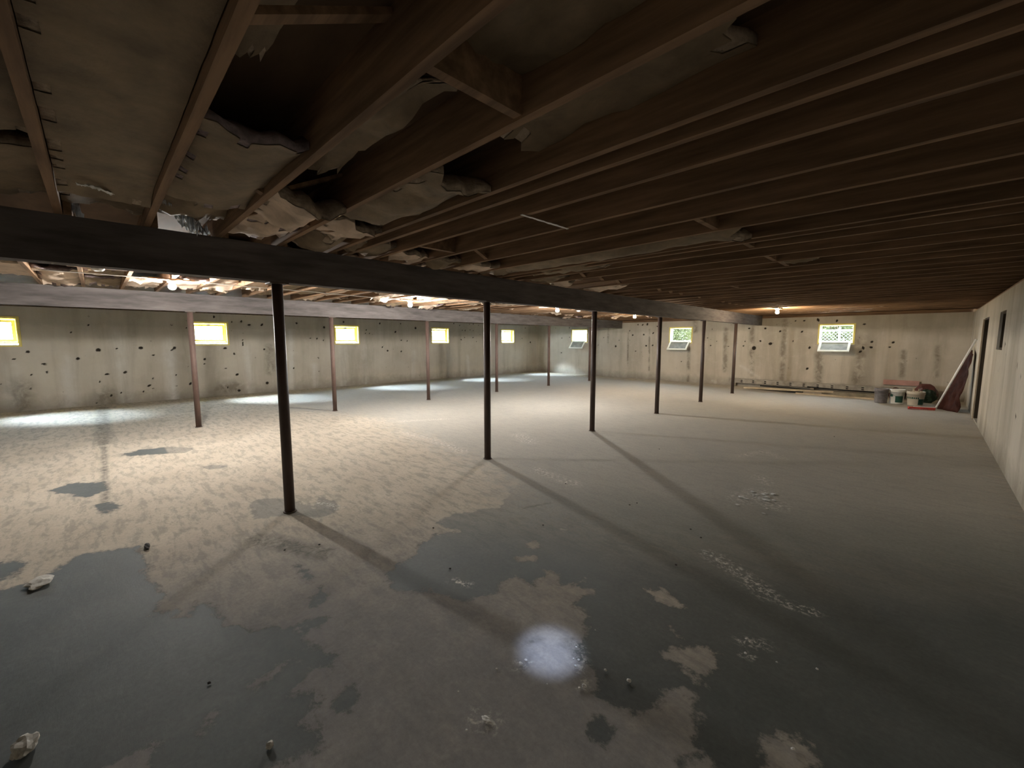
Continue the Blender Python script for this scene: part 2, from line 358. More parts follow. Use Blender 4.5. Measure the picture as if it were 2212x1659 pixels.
# ------------------------------------------------------------------ walls
def scale_pts(lst, s, ox, oy): return [(x/s+ox, y/s+oy) for x, y in lst]
PIT_L = scale_pts([(550,637),(680,580),(745,775),(760,770),(600,838),(900,760),(1085,755),(1182,812),(1325,770),(1345,755),(240,960),(358,942),(340,880),(215,785),(825,957),(965,943),(768,1014),(1175,992),(1180,1065),(1150,1045),(1107,1092),(935,1100),(858,1122),(1357,965),(1360,1047),(1455,895),(1468,1030),(235,1070),(743,1178),(105,840),(5,1030),(1320,578),(1438,600),(1860,550),(1920,577),(2018,577),(2037,765),(1870,695),(1872,715),(1872,732),(1805,800),(1578,842),(1578,880),(1740,912),(1828,960),(1755,1060),(1843,1083),(1948,997),(2060,1025),(1650,515),(1735,757),(1790,557)], 3.568, 0, 540) \
 + scale_pts([(500,525),(287,492),(395,610),(445,612),(495,625),(455,760),(460,865),(265,840),(650,483),(825,545),(820,570),(850,572),(870,577),(930,495),(1090,497),(1205,530),(1140,630),(1095,625),(950,677),(990,705),(1095,710),(1050,560),(1545,510),(1565,548),(1587,550),(1625,545),(1650,500),(1668,505),(1690,508),(1583,603),(1557,620),(1648,603),(1675,635),(1703,580),(1500,495),(1620,500),(1650,550),(2025,612),(2090,640),(2050,530)], 3.568, 560, 560)
PIT_R = scale_pts([(297,427),(237,427),(355,427),(290,515),(357,508),(287,640),(648,512),(780,533),(870,453),(895,490),(990,485),(1070,472),(1107,415),(1020,397),(980,402),(940,400),(1010,580),(1065,577),(870,533),(1310,715),(1575,440),(1535,515),(1560,578),(1613,540),(1678,565),(1712,585),(1890,432),(1840,583),(1856,543),(2027,432),(2153,457),(2070,563),(1985,540),(920,627),(750,585),(600,575),(1930,600)], 3.95, 1140, 600) \
 + scale_pts([(290,467),(20,570),(355,605),(215,547),(235,372),(310,372),(430,365),(592,373),(830,402),(783,518),(895,555),(888,602),(1050,600),(1080,560),(820,607),(335,787),(795,640)], 4.007, 1660, 600)
PIT_E = [(2204,812), (2193,898), (2170,745), (2197,790)]
ST_R = [([(1489,752),(1487,790),(1486,822)], .07), ([(1502,694),(1503,716)], .09), ([(1568,711),(1566,800)], .09), ([(1625,706),(1623,810)], .09), ([(1697,695),(1692,750),(1688,820)], .10),
 ([(1769,762),(1770,790),(1767,825)], .13), ([(1862,735),(1857,790),(1850,825)], .15), ([(1952,760),(1948,812)], .07), ([(2026,750),(2022,812)], .06), ([(1315,705),(1313,740)], .05), ([(1403,712),(1402,800)], .04), ([(1357,720),(1356,790)], .04)]
ST_L = [([(583,752),(584,800)], .14), ([(40,840),(45,870)], .25), ([(230,860),(240,880)], .3), ([(480,840),(510,835)], .2)]
BL_L = [([(252,725),(262,790),(268,862)], .16), ([(150,778),(152,870)], .16), ([(365,742),(372,858)], .14), ([(533,753),(541,848)], .1), ([(22,792),(25,870)], .16), ([(742,740),(742,829)], .14), ([(787,750),(790,826)], .10), ([(628,717),(630,835)], .10), ([(680,790),(682,830)], .1), ([(1010,770),(1012,815)], .1), ([(893,760),(893,815)], .09)]
BL_R = [([(1907,719),(1907,719.5)], .05), ([(1698,741),(1698,741.5)], .04), ([(1692,793),(1692,794)], .04), ([(1600,790),(1640,815)], .05), ([(1540,822),(1545,826)], .06)]
def wall(name, origin, udir, length, zt, holes, normal_in, pits, stains, bleach, cvt, res=.03, seed=0):
    """grid wall: inner face with openings, reveals and outer face. u along wall."""
    U = list(np.arange(0, length, res)) + [length]; Z = list(np.arange(0, zt, res)) + [zt]
    for (a, b, c, d) in holes: U += [a, b]; Z += [c, d]
    def clean(L, keep):
        L = sorted(set(round(x, 4) for x in L)); out = []
        for x in L:
            if out and x-out[-1] < res*.5:
                if x in keep: out[-1] = x
                continue
            out.append(x)
        return out
    ku = {round(x, 4) for h in holes for x in h[:2]} | {0, round(length, 4)}; kz = {round(x, 4) for h in holes for x in h[2:]} | {0, round(zt, 4)}
    U, Z = clean(U, ku), clean(Z, kz); nu, nzz = len(U), len(Z)
    UU, ZZ = np.meshgrid(U, Z); P = np.stack([UU.ravel(), ZZ.ravel()], 1)
    pit = np.zeros(len(P)); st = np.zeros(len(P)); bl = np.zeros(len(P)); rr = random.Random(seed)
    for (u, v) in pits:
        c = cvt(u, v); R0 = rr.choice([.03, .035, .045, .06])*rr.uniform(.85, 1.2)*(1.5 if name == 'wall_back' and u > 1580 else 1); a = rr.uniform(0, 3.14); e = rr.uniform(.4, .95)
        dx = P[:, 0]-c[0]; dz = P[:, 1]-c[1]; X = dx*math.cos(a)+dz*math.sin(a); Y = (-dx*math.sin(a)+dz*math.cos(a))/e
        np.maximum(pit, np.clip(1.5*(1-np.hypot(X, Y)/R0), 0, 1), out=pit)
    for lst, arr in ((stains, st), (bleach, bl)):
        for pts, w in lst:
            q = [np.array(cvt(*p)) for p in pts]
            for i in range(len(q)-1): np.maximum(arr, np.clip(1.25*(1-seg_dist(P, q[i], q[i+1])/(w*1.45)), 0, 1)**1.3, out=arr)
    for (a, b, c, d) in holes:
        near = (P[:, 0] > a-.02) & (P[:, 0] < b+.02) & (P[:, 1] > c-.02) & (P[:, 1] < d+.02); pit[near] = 0
    o = np.array(origin, float); ud = np.array(udir, float); n = np.array(normal_in, float)
    V = o + P[:, :1]*ud + P[:, 1:]*np.array([0, 0, 1.0]) - n*(pit[:, None]*.012)
    faces = []
    for j in range(nzz-1):
        zc = (Z[j]+Z[j+1])/2
        for i in range(nu-1):
            uc = (U[i]+U[i+1])/2
            if any(a < uc < b and c < zc < d for a, b, c, d in holes): continue
            k = j*nu+i; faces.append((k, k+1, k+nu+1, k+nu))
    Vl = V.tolist(); base = len(Vl)
    def pt(u, z, t): return (o+u*ud+np.array([0, 0, z])-n*t).tolist()
    def quad(*ps):
        b0 = len(Vl); Vl.extend(ps); faces.append((b0, b0+1, b0+2, b0+3))
    for a, b, c, d in holes:
        quad(pt(a,c,0),pt(b,c,0),pt(b,c,WT),pt(a,c,WT)); quad(pt(a,d,0),pt(b,d,0),pt(b,d,WT),pt(a,d,WT))
        quad(pt(a,c,0),pt(a,d,0),pt(a,d,WT),pt(a,c,WT)); quad(pt(b,c,0),pt(b,d,0),pt(b,d,WT),pt(b,c,WT))
    # outer face in column strips around holes
    us = sorted({0, length} | {x for h in holes for x in h[:2]})
    for a, b in zip(us[:-1], us[1:]):
        hs = [h for h in holes if h[0] <= a+1e-6 and h[1] >= b-1e-6]
        if not hs: quad(pt(a,0,WT),pt(b,0,WT),pt(b,zt,WT),pt(a,zt,WT))
        for h in hs:
            if h[2] > 0: quad(pt(a,0,WT),pt(b,0,WT),pt(b,h[2],WT),pt(a,h[2],WT))
            quad(pt(a,h[3],WT),pt(b,h[3],WT),pt(b,zt,WT),pt(a,zt,WT))
    quad(pt(0,zt,0),pt(length,zt,0),pt(length,zt,WT),pt(0,zt,WT)); quad(pt(0,0,0),pt(0,zt,0),pt(0,zt,WT),pt(0,0,WT)); quad(pt(length,0,0),pt(length,zt,0),pt(length,zt,WT),pt(length,0,WT))
    me = bpy.data.meshes.new(name); me.from_pydata(Vl, [], faces); me.materials.append(M['wall'])
    for nme, arr in (('pit', pit), ('stain', st), ('bleach', bl)):
        full = np.zeros(len(Vl), np.float32); full[:base] = arr; me.attributes.new(nme, 'FLOAT', 'POINT').data.foreach_set('value', full)
    me.update(); ob = bpy.data.objects.new(name, me); COL.objects.link(ob); return tag(ob, kind='structure')
WZ0, WZ1 = 1.44, 2.11
LWIN = [(r-.90, r) for r in (-1.16, 2.73, 6.62, 10.51, 14.39)]
RWIN = [(-11.99, -11.08), (-7.25, -6.34), (-2.49, -1.58)]
e0, e1 = onx(2174.6, 672, XR).y, onx(2161.6, 673.6, XR).y
EDOOR = (11.72, 12.58)
wall('wall_left', (XL, YF, 0), (0, 1, 0), YB-YF, ZW, [(a-YF, b-YF, WZ0, WZ1) for a, b in LWIN], (1, 0, 0), PIT_L, ST_L, BL_L,
     lambda u, v: (onx(u, v, XL).y-YF, onx(u, v, XL).z), seed=1)
wall('wall_back', (XL, YB, 0), (1, 0, 0), XR-XL, ZW, [(a-XL, b-XL, WZ0+.04, WZ1) for a, b in RWIN], (0, -1, 0), PIT_R, ST_R, BL_R,
     lambda u, v: (ony(u, v, YB).x-XL, ony(u, v, YB).z), seed=2)
wall('wall_right', (XR, YF, 0), (0, 1, 0), YB-YF, ZW, [(EDOOR[0]-YF, EDOOR[1]-YF, .03, 2.04), (e0-YF, e1-YF, 1.46, 2.04)], (-1, 0, 0), PIT_E, [], [],
     lambda u, v: (onx(u, v, XR).y-YF, onx(u, v, XR).z), res=.05, seed=3)
wall('wall_front', (XL, YF, 0), (1, 0, 0), XR-XL, ZW, [], (0, 1, 0), [], [], [], None, res=.5, seed=4)

# sill plates and rim joists closing the top of the walls
def trim(nm, a, b, mt): return tag(MB().box(a, b).build(nm, mt), kind='structure')
trim('trim_1', (XL-WT, YF-WT, ZW), (XL-.06, YB+WT, ZJ), M['joist']); trim('trim_2', (XL-.06, YB+.06, ZW), (XR+.06, YB+WT, ZJ), M['joist'])
trim('trim_3', (XR+.06, YF-WT, ZW), (XR+WT, YB+WT, ZJ), M['joist']); trim('trim_4', (XL-.06, YF-WT, ZW), (XR+.06, YF-.06, ZJ), M['joist'])
trim('trim_5', (XL-WT, YF-WT, ZJ), (XL-WT+.04, YB+WT, ZS), M['joist']); trim('trim_6', (XL-WT, YB+WT-.04, ZJ), (XR+WT, YB+WT, ZS), M['joist'])
trim('trim_7', (XR+WT-.04, YF-WT, ZJ), (XR+WT, YB+WT, ZS), M['joist']); trim('trim_8', (XL-WT, YF-WT, ZJ), (XR+WT, YF-WT+.04, ZS), M['joist'])

# ------------------------------------------------------------------ ceiling and joists
ceil = tag(MB().box((XL-WT, YF-WT, ZS), (XR+WT, YB+WT, ZS+.03)).build('ceiling', M['subfloor']), kind='structure')
jw = .038
def joist_mesh(x0, x1):
    b = MB(); n = 12
    for k in range(n+1):
        x = x0+(x1-x0)*k/n; w = .0025*nz(x*.8, 3.1)
        b.v += [(x, -jw/2+w, 0), (x, jw/2+w, 0), (x, jw/2+w, JD), (x, -jw/2+w, JD)]
    for k in range(n):
        a = 4*k; b.f += [(a, a+4, a+5, a+1), (a+1, a+5, a+6, a+2), (a+2, a+6, a+7, a+3), (a+3, a+7, a+4, a)]
    b.f += [(0, 1, 2, 3), (4*n+3, 4*n+2, 4*n+1, 4*n)]
    o = b.build('joist', M['joist'], ceil); return o
j1 = joist_mesh(G1-.09, XR+.2); j2 = joist_mesh(G2-.09, G1+.09)
def put(proto, y, first):
    o = proto if first else proto.copy()
    if not first: COL.objects.link(o)
    o.location = (0, y, ZJ); return o
for i, y in enumerate(JY): put(j1, y, i == 0); put(j2, y+jw+.004, i == 0)
put(j1, 1.766, False); put(j1, 3.93, False)
def child(mb, nm, mat): return mb.build(nm, mat, ceil)
# solid blocks between joists
for y0, x, tilt in ((2.914, -1.19, 0), (3.346, -1.19, 0), (3.778, -1.18, .02), (4.64, -1.2, 0), (5.07, -1.18, 0), (1.18, -3.3, .1), (2.05, -3.25, .06), (0.754, -1.14, 0), (6.8, -2.2, 0)):
    child(MB().box((x-.02, y0+jw/2, ZJ+.01), (x+.02+tilt*.1, y0+.432-jw/2, ZS)), 'blocking', M['joist'])
# cross bridging
def bridging(y0, x, flip=False):
    a, b = y0+jw/2, y0+.432-jw/2
    z0, z1 = (ZJ+.02, ZS-.02) if not flip else (ZS-.02, ZJ+.02)
    child(MB().beam((x, a, z0), (x+.01, b, z1), .05, .02), 'bridging', M['joist'])
for y0 in JY[5:30]:
    if RND.random() < .75: bridging(y0, -3.35+RND.uniform(-.08, .08)); bridging(y0, -3.28, True)
for y0 in JY[3:34]: bridging(y0+jw, -6.75); bridging(y0+jw, -6.68, True)
bridging(JY[4], -1.3); bridging(JY[4], -2.75, True); bridging(JY[5], -2.7)

# ------------------------------------------------------------------ girders and posts
def girder(x, lab, y0, y1):
    r = tag(empty('girder', (x, y0, ZG)), lab, 'beam', 'long timber girders carrying the joists')
    for k, dx in enumerate((-.046, 0, .046)):
        b = MB(); n = 40; L = y1-y0; w = .0225
        for i in range(n+1):
            t = L*i/n; dz = .004*nz(t*.6, k*7.1); dd = .003*nz(t*.9, 11+k)
            b.v += [(dx-w+dd, t, dz), (dx+w+dd, t, dz), (dx+w+dd, t, ZJ-ZG-.002), (dx-w+dd, t, ZJ-ZG-.002)]
        for i in range(n):
            a = 4*i; b.f += [(a, a+1, a+5, a+4), (a+1, a+2, a+6, a+5), (a+2, a+3, a+7, a+6), (a+3, a, a+4, a+7)]
        b.f += [(3, 2, 1, 0), (4*n, 4*n+1, 4*n+2, 4*n+3)]
        b.build('ply', M['girder'], r)
    return r
girder(G1, 'dark timber girder nearest the camera, carried on the front row of black posts', YF, YB)
girder(G2, 'second timber girder farther back, in front of the left concrete wall', YF, YB)
def post(x, y, lab, mt, rad, row):
    r = tag(empty('steel_post', (x, y, 0)), lab, 'post', row)
    MB().tube([(0, 0, .010), (0, 0, ZG-.012)], rad, 20).build('pipe', M[mt], r, True)
    MB().box((-.075, -.075, ZG-.012), (.075, .075, ZG-.001)).build('top_plate', M['steel'], r)
    MB().lathe([(0, .012), (rad*1.25, .012), (rad*1.3, .004), (0, .0)], 20).build('base_plate', M['steel'], r)
    return r
o1 = ['black steel post nearest the camera, standing in a grey damp patch', 'second nearest black steel post of the front row, just left of the picture centre',
      'third post of the front row, right of the open window nearest the corner', 'fourth post of the front row, left of the middle open window',
      'fifth post of the front row, right of the middle window', 'farthest post of the front row, beside the perforated rail on the floor']
o2 = ['reddish post of the back row, left of the first full closed window', 'second post of the back row, left of the second full closed window',
      'third post of the back row, left of the third full closed window', 'fourth post of the back row, left of the left wall window nearest the corner',
      'fifth post of the back row, in front of the blue patch on the wall', 'farthest post of the back row, half hidden behind a black front post']
for k in range(6):
    post(G1, PY1[k], o1[k], 'post', .0445, 'front row of posts'); post(G2, PY2[k], o2[k], 'postr', .0445, 'back row of posts')

# ------------------------------------------------------------------ windows
def box_frame(b, w, h, t, d0, d1, ox=0, oz=0):
    """rectangular ring in local x (width), z; depth along y"""
    b.box((ox, d0, oz), (ox+w, d1, oz+t)); b.box((ox, d0, oz+h-t), (ox+w, d1, oz+h))
    b.box((ox, d0, oz+t), (ox+t, d1, oz+h-t)); b.box((ox+w-t, d0, oz+t), (ox+w, d1, oz+h-t))
def window(i, base, rz, w, h, opened):
    # local frame: x along the wall, +y outwards, z up; origin at inner lower corner
    r = tag(empty('window_%d' % i, base, rz), kind='structure')
    b = MB(); box_frame(b, w-.004, h-.004, .045, -.012, .20, .002, .002); b.build('frame', M['buck'], r)
    MB().add([(.047, -.03, .047), (w-.047, -.03, .047), (w-.047, .10, .085), (.047, .10, .085), (.047, -.03, .03), (w-.047, -.03, .03), (w-.047, .10, .03), (.047, .10, .03)],
             [(0,1,2,3),(4,7,6,5),(0,4,5,1),(1,5,6,2),(2,6,7,3),(3,7,4,0)]).build('sill', M['vinyl'], r)
    b = MB(); box_frame(b, w-.098, h-.13, .022, .10, .19, .049, .083); b.build('inner_frame', M['vinyl' if opened else 'buck'], r)
    sw, sh = w-.15, h-.185
    s = MB(); box_frame(s, sw, sh, .058, -.016, .016, 0, 0)
    so_ = s.build('sash', M['vinyl'] if opened else M['buck'], r)
    g = MB().box((.059, -.003, .059), (sw-.059, .003, sh-.059)).build('glass', M['dusty' if opened else 'glass'], so_)
    MB().box((sw/2-.03, -.035, sh-.03), (sw/2+.03, -.016, sh-.012)).build('latch', M['steel'], so_)
    if opened: so_.location = (.075, -.035, .085); so_.rotation_euler = (math.radians(opened), 0, 0)
    else: so_.location = (.075, .13, .108)
    return r
for i, (a, b) in enumerate(LWIN): window(i+1, (XL, a, WZ0), math.pi/2, b-a, WZ1-WZ0, 0)
for i, (a, b) in enumerate(RWIN): window(i+6, (a, YB, WZ0+.04), 0, b-a, WZ1-WZ0-.04, (141, 137, 132)[i])
# covered opening in the right wall
wr = tag(empty('window_9', (XR, e1, 1.46), -math.pi/2), kind='structure'); ww = e1-e0
b = MB(); box_frame(b, ww-.004, .576, .03, .03, .20, .002, .002); b.build('frame', M['darkwood'], wr)
for k in range(3): MB().box((.034+k*(ww-.068)/3, .12, .034), (.030+(k+1)*(ww-.068)/3, .14, .546)).build('board', M['darkwood'], wr)
# doorway in the right wall
dr = tag(empty('door_1', (XR, EDOOR[1], .03), -math.pi/2), kind='structure'); dw = EDOOR[1]-EDOOR[0]
MB().box((.04, .18, 0), (dw-.04, .22, 1.97)).build('dark_interior_panel', M['darkwood'], dr)  # dark panel put in for the unlit interior behind the opening
MB().box((dw-.042, 0, 0), (dw-.002, .24, 2.005)).box((.002, .0, 1.97), (dw-.042, .24, 2.005)).build('jamb', M['darkwood'], dr)
MB().box((.002, 0, 0), (.040, .24, 1.968)).build('jamb', M['darkwood'], dr)  # far jamb coloured dark so the opening reads unlit
MB().box((-.10, -.022, -.02), (-.001, -.002, 1.99)).build('casing', M['palewood'], dr)
MB().tube([(.10, .18, .98), (.10, .12, .98)], .012, 8).lathe([(0, -.03), (.025, -.02), (.03, 0), (.025, .02), (0, .03)], 10, (.10, .115, .98)).build('door_knob', M['steel'], dr, True)

# ------------------------------------------------------------------ insulation
def batt_mesh(x0, x1, w, th, sag, seed, droop0=0, droop1=0, rag=.08, lump=.02, zoff=0, face=True):
    """local x along the joists, y across (0..w), z=0 at joist underside; returns body MB, face MB"""
    L = x1-x0; n = max(6, int(L/.07)); mm = 9
    def shape(u, v):
        x = x0+L*u; e = 0
        if u < .5: x += rag*(nz(v*5, seed)+.5*nz(v*13, seed+3))*(1-2*u)
        else: x += rag*(nz(v*5, seed+9)+.5*nz(v*13, seed+12))*(2*u-1)
        z = .045 - sag*math.sin(math.pi*v)*(.6+.4*math.sin(math.pi*u)) + lump*(nz(x*5, v*3, seed)+.5*nz(x*14, v*8, seed)) + zoff
        a = min(1.0, .35/L)
        if droop0 and u < a: t = 1-u/a; z -= droop0*t*t; x += droop0*.45*t*t
        if droop1 and u > 1-a: t = 1-(1-u)/a; z -= droop1*t*t; x -= droop1*.45*t*t
        return x, z
    B = MB(); Fc = MB()
    y0 = .004
    for mb, lay in ((B, (.004, th)), (Fc, (-.001, .003))):
        vs = []
        for k in (0, 1):
            for i in range(n+1):
                for j in range(mm+1):
                    u, v = i/n, j/mm; x, z = shape(u, v)
                    edge = min(1, 4*min(u, 1-u)*L/.3)
                    t = lay[k] if mb is Fc else (lay[0] if k == 0 else lay[0]+(lay[1]-lay[0])*(.45+.55*edge)*(1+.5*nz(x*7, v*4, seed+5)))
                    yy = y0+(w-2*y0)*v
                    zt = z+t
                    if mb is B: zt = min(zt, JD-.008)
                    vs.append((x, yy, zt))
        row = mm+1; lay0 = (n+1)*row; fs = []
        for i in range(n):
            for j in range(mm):
                a = i*row+j
                if mb is Fc and (i in (0, n-1) or j in (0,)) and nz(i*.9, j*.9, seed) > .15: continue
                fs.append((a, a+1, a+row+1, a+row)); fs.append((lay0+a, lay0+a+row, lay0+a+row+1, lay0+a+1))
        if mb is B:
            for i in range(n):
                a = i*row; fs.append((a, a+row, lay0+a+row, lay0+a)); a += mm; fs.append((a, lay0+a, lay0+a+row, a+row))
            for j in range(mm): fs.append((j, lay0+j, lay0+j+1, j+1)); a = n*row+j; fs.append((a, a+1, lay0+a+1, lay0+a))
        mb.add(vs, fs)
    return B, Fc
def batt(y0, x0, x1, lab, group=None, fm='kraft', bm='fibre', w=.432-jw, th=.08, **k):
    B, Fc = batt_mesh(x0, x1, w, th, **k)
    o = B.build('insulation_batt', M[bm], None, True, (0, y0+jw/2, ZJ)); tag(o, lab, 'insulation', group)
    f = Fc.build('paper_facing', M[fm], o, True); return o
J = lambda k: -0.11+0.432*k     # joist k left edge
batt(J(0), -3.45, .5, 'broad flat brown paper-faced insulation batt overhead at the far left, between the first two joists', sag=.0, seed=1.3, lump=.008, rag=.05, droop0=.05)
batt(J(1), -3.15, -2.0, 'short sagging tan insulation batt at upper left, torn open at its near end', sag=.055, seed=2.1, bm='fibrep', lump=.012, rag=.09, droop1=.02, droop0=.03)
batt(J(1), -3.95, -3.35, 'crumpled brown insulation scrap just above the near girder beside the white plastic', sag=.05, seed=8.8, lump=.05, zoff=.06)
batt(J(-1), -2.9, -.4, 'dark brown insulation batt cut by the left edge of the picture', sag=.02, seed=4.4, lump=.02, zoff=.05)
batt(J(-1), -4.0, -3.1, 'dark crumpled insulation piece above the girder at the left edge', sag=.03, seed=4.9, lump=.03, zoff=.05)
batt(J(0), -4.02, -3.62, 'rust brown insulation scrap glowing above the near girder at left', sag=-.03, seed=5.9, lump=.03, zoff=.03)
batt(J(1), -1.75, -.8, 'narrow pale paper strip lying high between joists at top left', w=.15, sag=.0, seed=5.1, lump=.02, zoff=.12, th=.03)
batt(J(2), -3.35, -2.55, 'ragged buff insulation piece hanging between the third and fourth joists', sag=.09, seed=6.2, lump=.055, rag=.15, droop1=.09, fm='kraft2')
batt(J(2), -3.95, -3.45, 'torn pinkish insulation clump above the near girder, left of the round tan one', sag=.04, seed=6.9, lump=.05, rag=.12, fm='kraft2', bm='fibrep')
batt(J(2), -2.45, -1.35, 'long twisted brown paper facing overhead between the third and fourth joists', sag=.0, seed=7.7, lump=.04, rag=.12, droop0=.03, th=.02, zoff=.09, w=.26)
batt(J(2), -1.2, -.2, 'pale greenish insulation batt high overhead at the top centre', sag=.0, seed=3.9, lump=.03, zoff=.09)
batt(J(3), -2.85, -1.75, 'drooping tan insulation batt with a torn flap, left of the bright joist edge', sag=.07, seed=9.2, lump=.04, rag=.12, droop1=.05)
batt(J(3), -3.95, -3.45, 'rounded tan insulation bulge just above the near girder', sag=.12, seed=10.4, lump=.02, rag=.05, zoff=.02)
batt(J(3), -3.4, -2.95, 'small frayed cream insulation scrap under the fourth joist space', sag=.06, seed=10.9, lump=.07, rag=.15, fm='kraft2', droop1=.04)
batt(J(3), -1.45, -.5, 'brown insulation batt overhead with a dark torn hole beside it', sag=.0, seed=11.8, lump=.03, zoff=.09, droop0=.04)
batt(J(8), -3.5, -1.05, 'long pale insulation batt sagging below the joists right of centre', sag=.07, seed=12.5, lump=.02, rag=.10, droop1=.05)
batt(J(8), -4.0, -3.55, 'small crumpled insulation end above the girder beside the long pale batt', sag=.05, seed=12.9, lump=.05)
batt(J(9), -3.6, -2.6, 'tan insulation piece next to the long pale sagging batt', sag=.05, seed=13.7, lump=.04, rag=.1)
batt(J(12), -1.15, -.85, 'small grey wad of insulation hanging near the bright back ceiling lamp', sag=.05, seed=14.1, lump=.05, w=.2)
for k in (4, 5, 6, 7, 10, 11, 13):
    batt(J(k), -4.0+RND.uniform(0, .1), -3.55+RND.uniform(-.1, .3), 'small torn insulation scrap tucked above the near girder', 'insulation scraps above the near girder',
         sag=RND.uniform(.03, .08), seed=20+k*1.7, lump=.05, rag=.12, fm='kraft2' if k % 2 else 'kraft')
LABB = 'torn insulation batt behind the near girder'
def zone(a, c, y):
    q = Vector(((a+c)/2, y+.2, 2.38-CH)); u = W/2+F*q.dot(r2)/q.dot(fw)
    for lim, t in ((150, ' at the left picture edge'), (372, ' left of the first lit bulb'), (600, ' between the first lit bulb and nearest post'), (886, ' between nearest post and second lit bulb'),
                   (1050, ' between the second lit bulb and second front post'), (1204, ' between the second front post and third lit bulb'), (9999, ' right of the third lit bulb')):
        if u < lim: return t
for k in range(-2, 34):
    y = J(k)+jw+.004
    cuts = sorted(RND.uniform(-9.2, -4.5) for _ in range(3)); segs = [(-9.2, cuts[0]), (cuts[0]+.15, cuts[1]), (cuts[1]+.15, cuts[2]), (cuts[2]+.1, -4.4)]
    pk = .8 if k < 18 else .35
    for a, c in segs:
        if c-a < .35 or RND.random() > pk or (k in (-1, 0, 1) and c > -6.9): continue
        place = zone(a, c, y)
        batt(y, a, c, LABB+place, 'torn batts behind the near girder'+place, fm=RND.choice(['kraft2', 'kraft2', 'kraft']), bm=RND.choice(['fibre', 'fibre', 'fibrep']), th=.06,
             sag=RND.uniform(.0, .06), seed=40+k*3.3+a, lump=RND.uniform(.015, .05), rag=.13, droop0=RND.choice([0, 0, .05, .09]), droop1=RND.choice([0, .04, .09]), zoff=RND.uniform(-.01, .05))
for k in (33, 34, 35, 31):
    batt(J(k), -3.6+RND.random(), -.3, 'tan insulation batt in the last joist bays by the back wall', 'batts along the back wall', sag=.03, seed=90+k, lump=.02, fm='kraft2')

# plastic strips, strap
def strip(name, pts, w, mat, lab, cat, seed, cr=.02, parent=None):
    b = MB(); n = 26; pts = [Vector(p) for p in pts]
    for i in range(n+1):
        t = i/n*(len(pts)-1); k = min(int(t), len(pts)-2); p = pts[k].lerp(pts[k+1], t-k); d = (pts[k+1]-pts[k]).normalized(); sd = d.cross(Vector((0, 0, 1))).normalized()
        for j in range(7):
            v = j/6-.5; q = p+sd*(v*w*(.6+.5*abs(nz(i*.3, seed)))) + Vector((0, 0, cr*nz(i*.35, j*1.1, seed)+cr*.8*nz(i*1.1, j*2.3, seed)))
            b.v += [tuple(q)]
    for i in range(n):
        for j in range(6): a = i*7+j; b.f.append((a, a+1, a+8, a+7))
    o = b.build(name, mat, None, True); o.modifiers.new('thick', 'SOLIDIFY').thickness = .002
    return tag(o, lab, cat)
strip('plastic_sheeting', [onz(383, 458, 2.50), onz(412, 478, 2.475), onz(450, 507, 2.45)], .075, M['thin'], 'bright crumpled white plastic strip hanging above the near girder at left', 'plastic', 1.1, .09)
strip('plastic_sheeting', [onz(388, 478, 2.50), onz(432, 508, 2.46)], .05, M['thin'], 'thin white plastic strand under the bright crumpled strip at left', 'plastic', 2.2, .04)
strip('plastic_sheeting', [onz(352, 432, 2.50), onz(376, 438, 2.50)], .06, M['thin'], 'tiny white plastic shred beside the second joist above the girder', 'plastic', 3.3, .04)
strip('plastic_sheeting', [onz(158, 440, 2.5), onz(168, 456, 2.47), onz(178, 474, 2.44)], .05, M['thin'], 'small glinting plastic shred beside the first joist at far left', 'plastic', 4.4, .05)
strip('plastic_sheeting', [onz(165, 396, 2.425), onz(210, 405, 2.42), onz(252, 425, 2.425)], .03, M['white'], 'thin added strip for the light streak along the end of the flat brown batt', 'plastic', 5.4, .01)  # added strip standing in for light reflected at the batt's end
strip('metal_strap', [(-1.92, 2.0, 2.404), (-1.92, 2.49, 2.404)], .03, M['metalstrip'], 'short bright metal strap nailed across two joists', 'strap', 6.1, .002)

# ------------------------------------------------------------------ lamps
def lamp(loc, lab, kind, grp):
    r = tag(empty('bulb_lamp', loc), lab, 'lamp', grp); x, y, z = loc; top = ZJ-z-.02   # loc = bulb centre
    MB().lathe([(0, top), (.055, top), (.058, top-.012), (.042, top-.03), (.024, top-.036), (.022, .048), (0, .048)], 20).build('lamp_holder', M['porcelain'], r, True)
    MB().lathe([(.0135, .05), (.0135, .03)], 12).build('screw_shell', M['brass'], r, True)
    MB().box((-.06, -.24, top), (.06, .24, top+.0195)).build('mounting_board', M['joist'], r)
    if kind:
        prof = [(.014, .042), (.02, .034), (.036, .018), (.043, -.004), (.040, -.024), (.028, -.040), (.012, -.047), (0, -.048)]
        MB().lathe(prof, 14).build('bulb', M[kind], r, True)
    return r
B1, B2, B3, B4, B5 = onz(372, 618, 2.315), onz(886, 658, 2.31), onz(1204, 670, 2.31), onz(1371, 684, 2.31), onz(1679, 674, 2.31)
lg = 'lit bare bulbs under the joists'
lamp(B1, 'lit cool white bare bulb at far left, in front of the second girder', 'cool', lg); lamp(B2, 'lit cool white bare bulb between the two nearest front posts', 'cool', lg)
lamp(B3, 'lit cool white bare bulb just left of the third front post', 'cool', lg); lamp(B4, 'lit warm bare bulb above the gap between the third and fourth front posts', 'warm', lg)
lamp(B5, 'lit warm bare bulb on the ceiling right of the girder end', 'warm', lg)
for (u, v, l) in ((212, 587, 'unlit white lamp holder near the left edge beyond the near girder'), (1250, 674, 'unlit white lamp holder just left of the third front post'), (1490, 690, 'unlit white lamp holder beyond the girder, between the fourth and fifth posts')):
    lamp(onz(u, v, 2.35), l, None, 'unlit lamp holders')
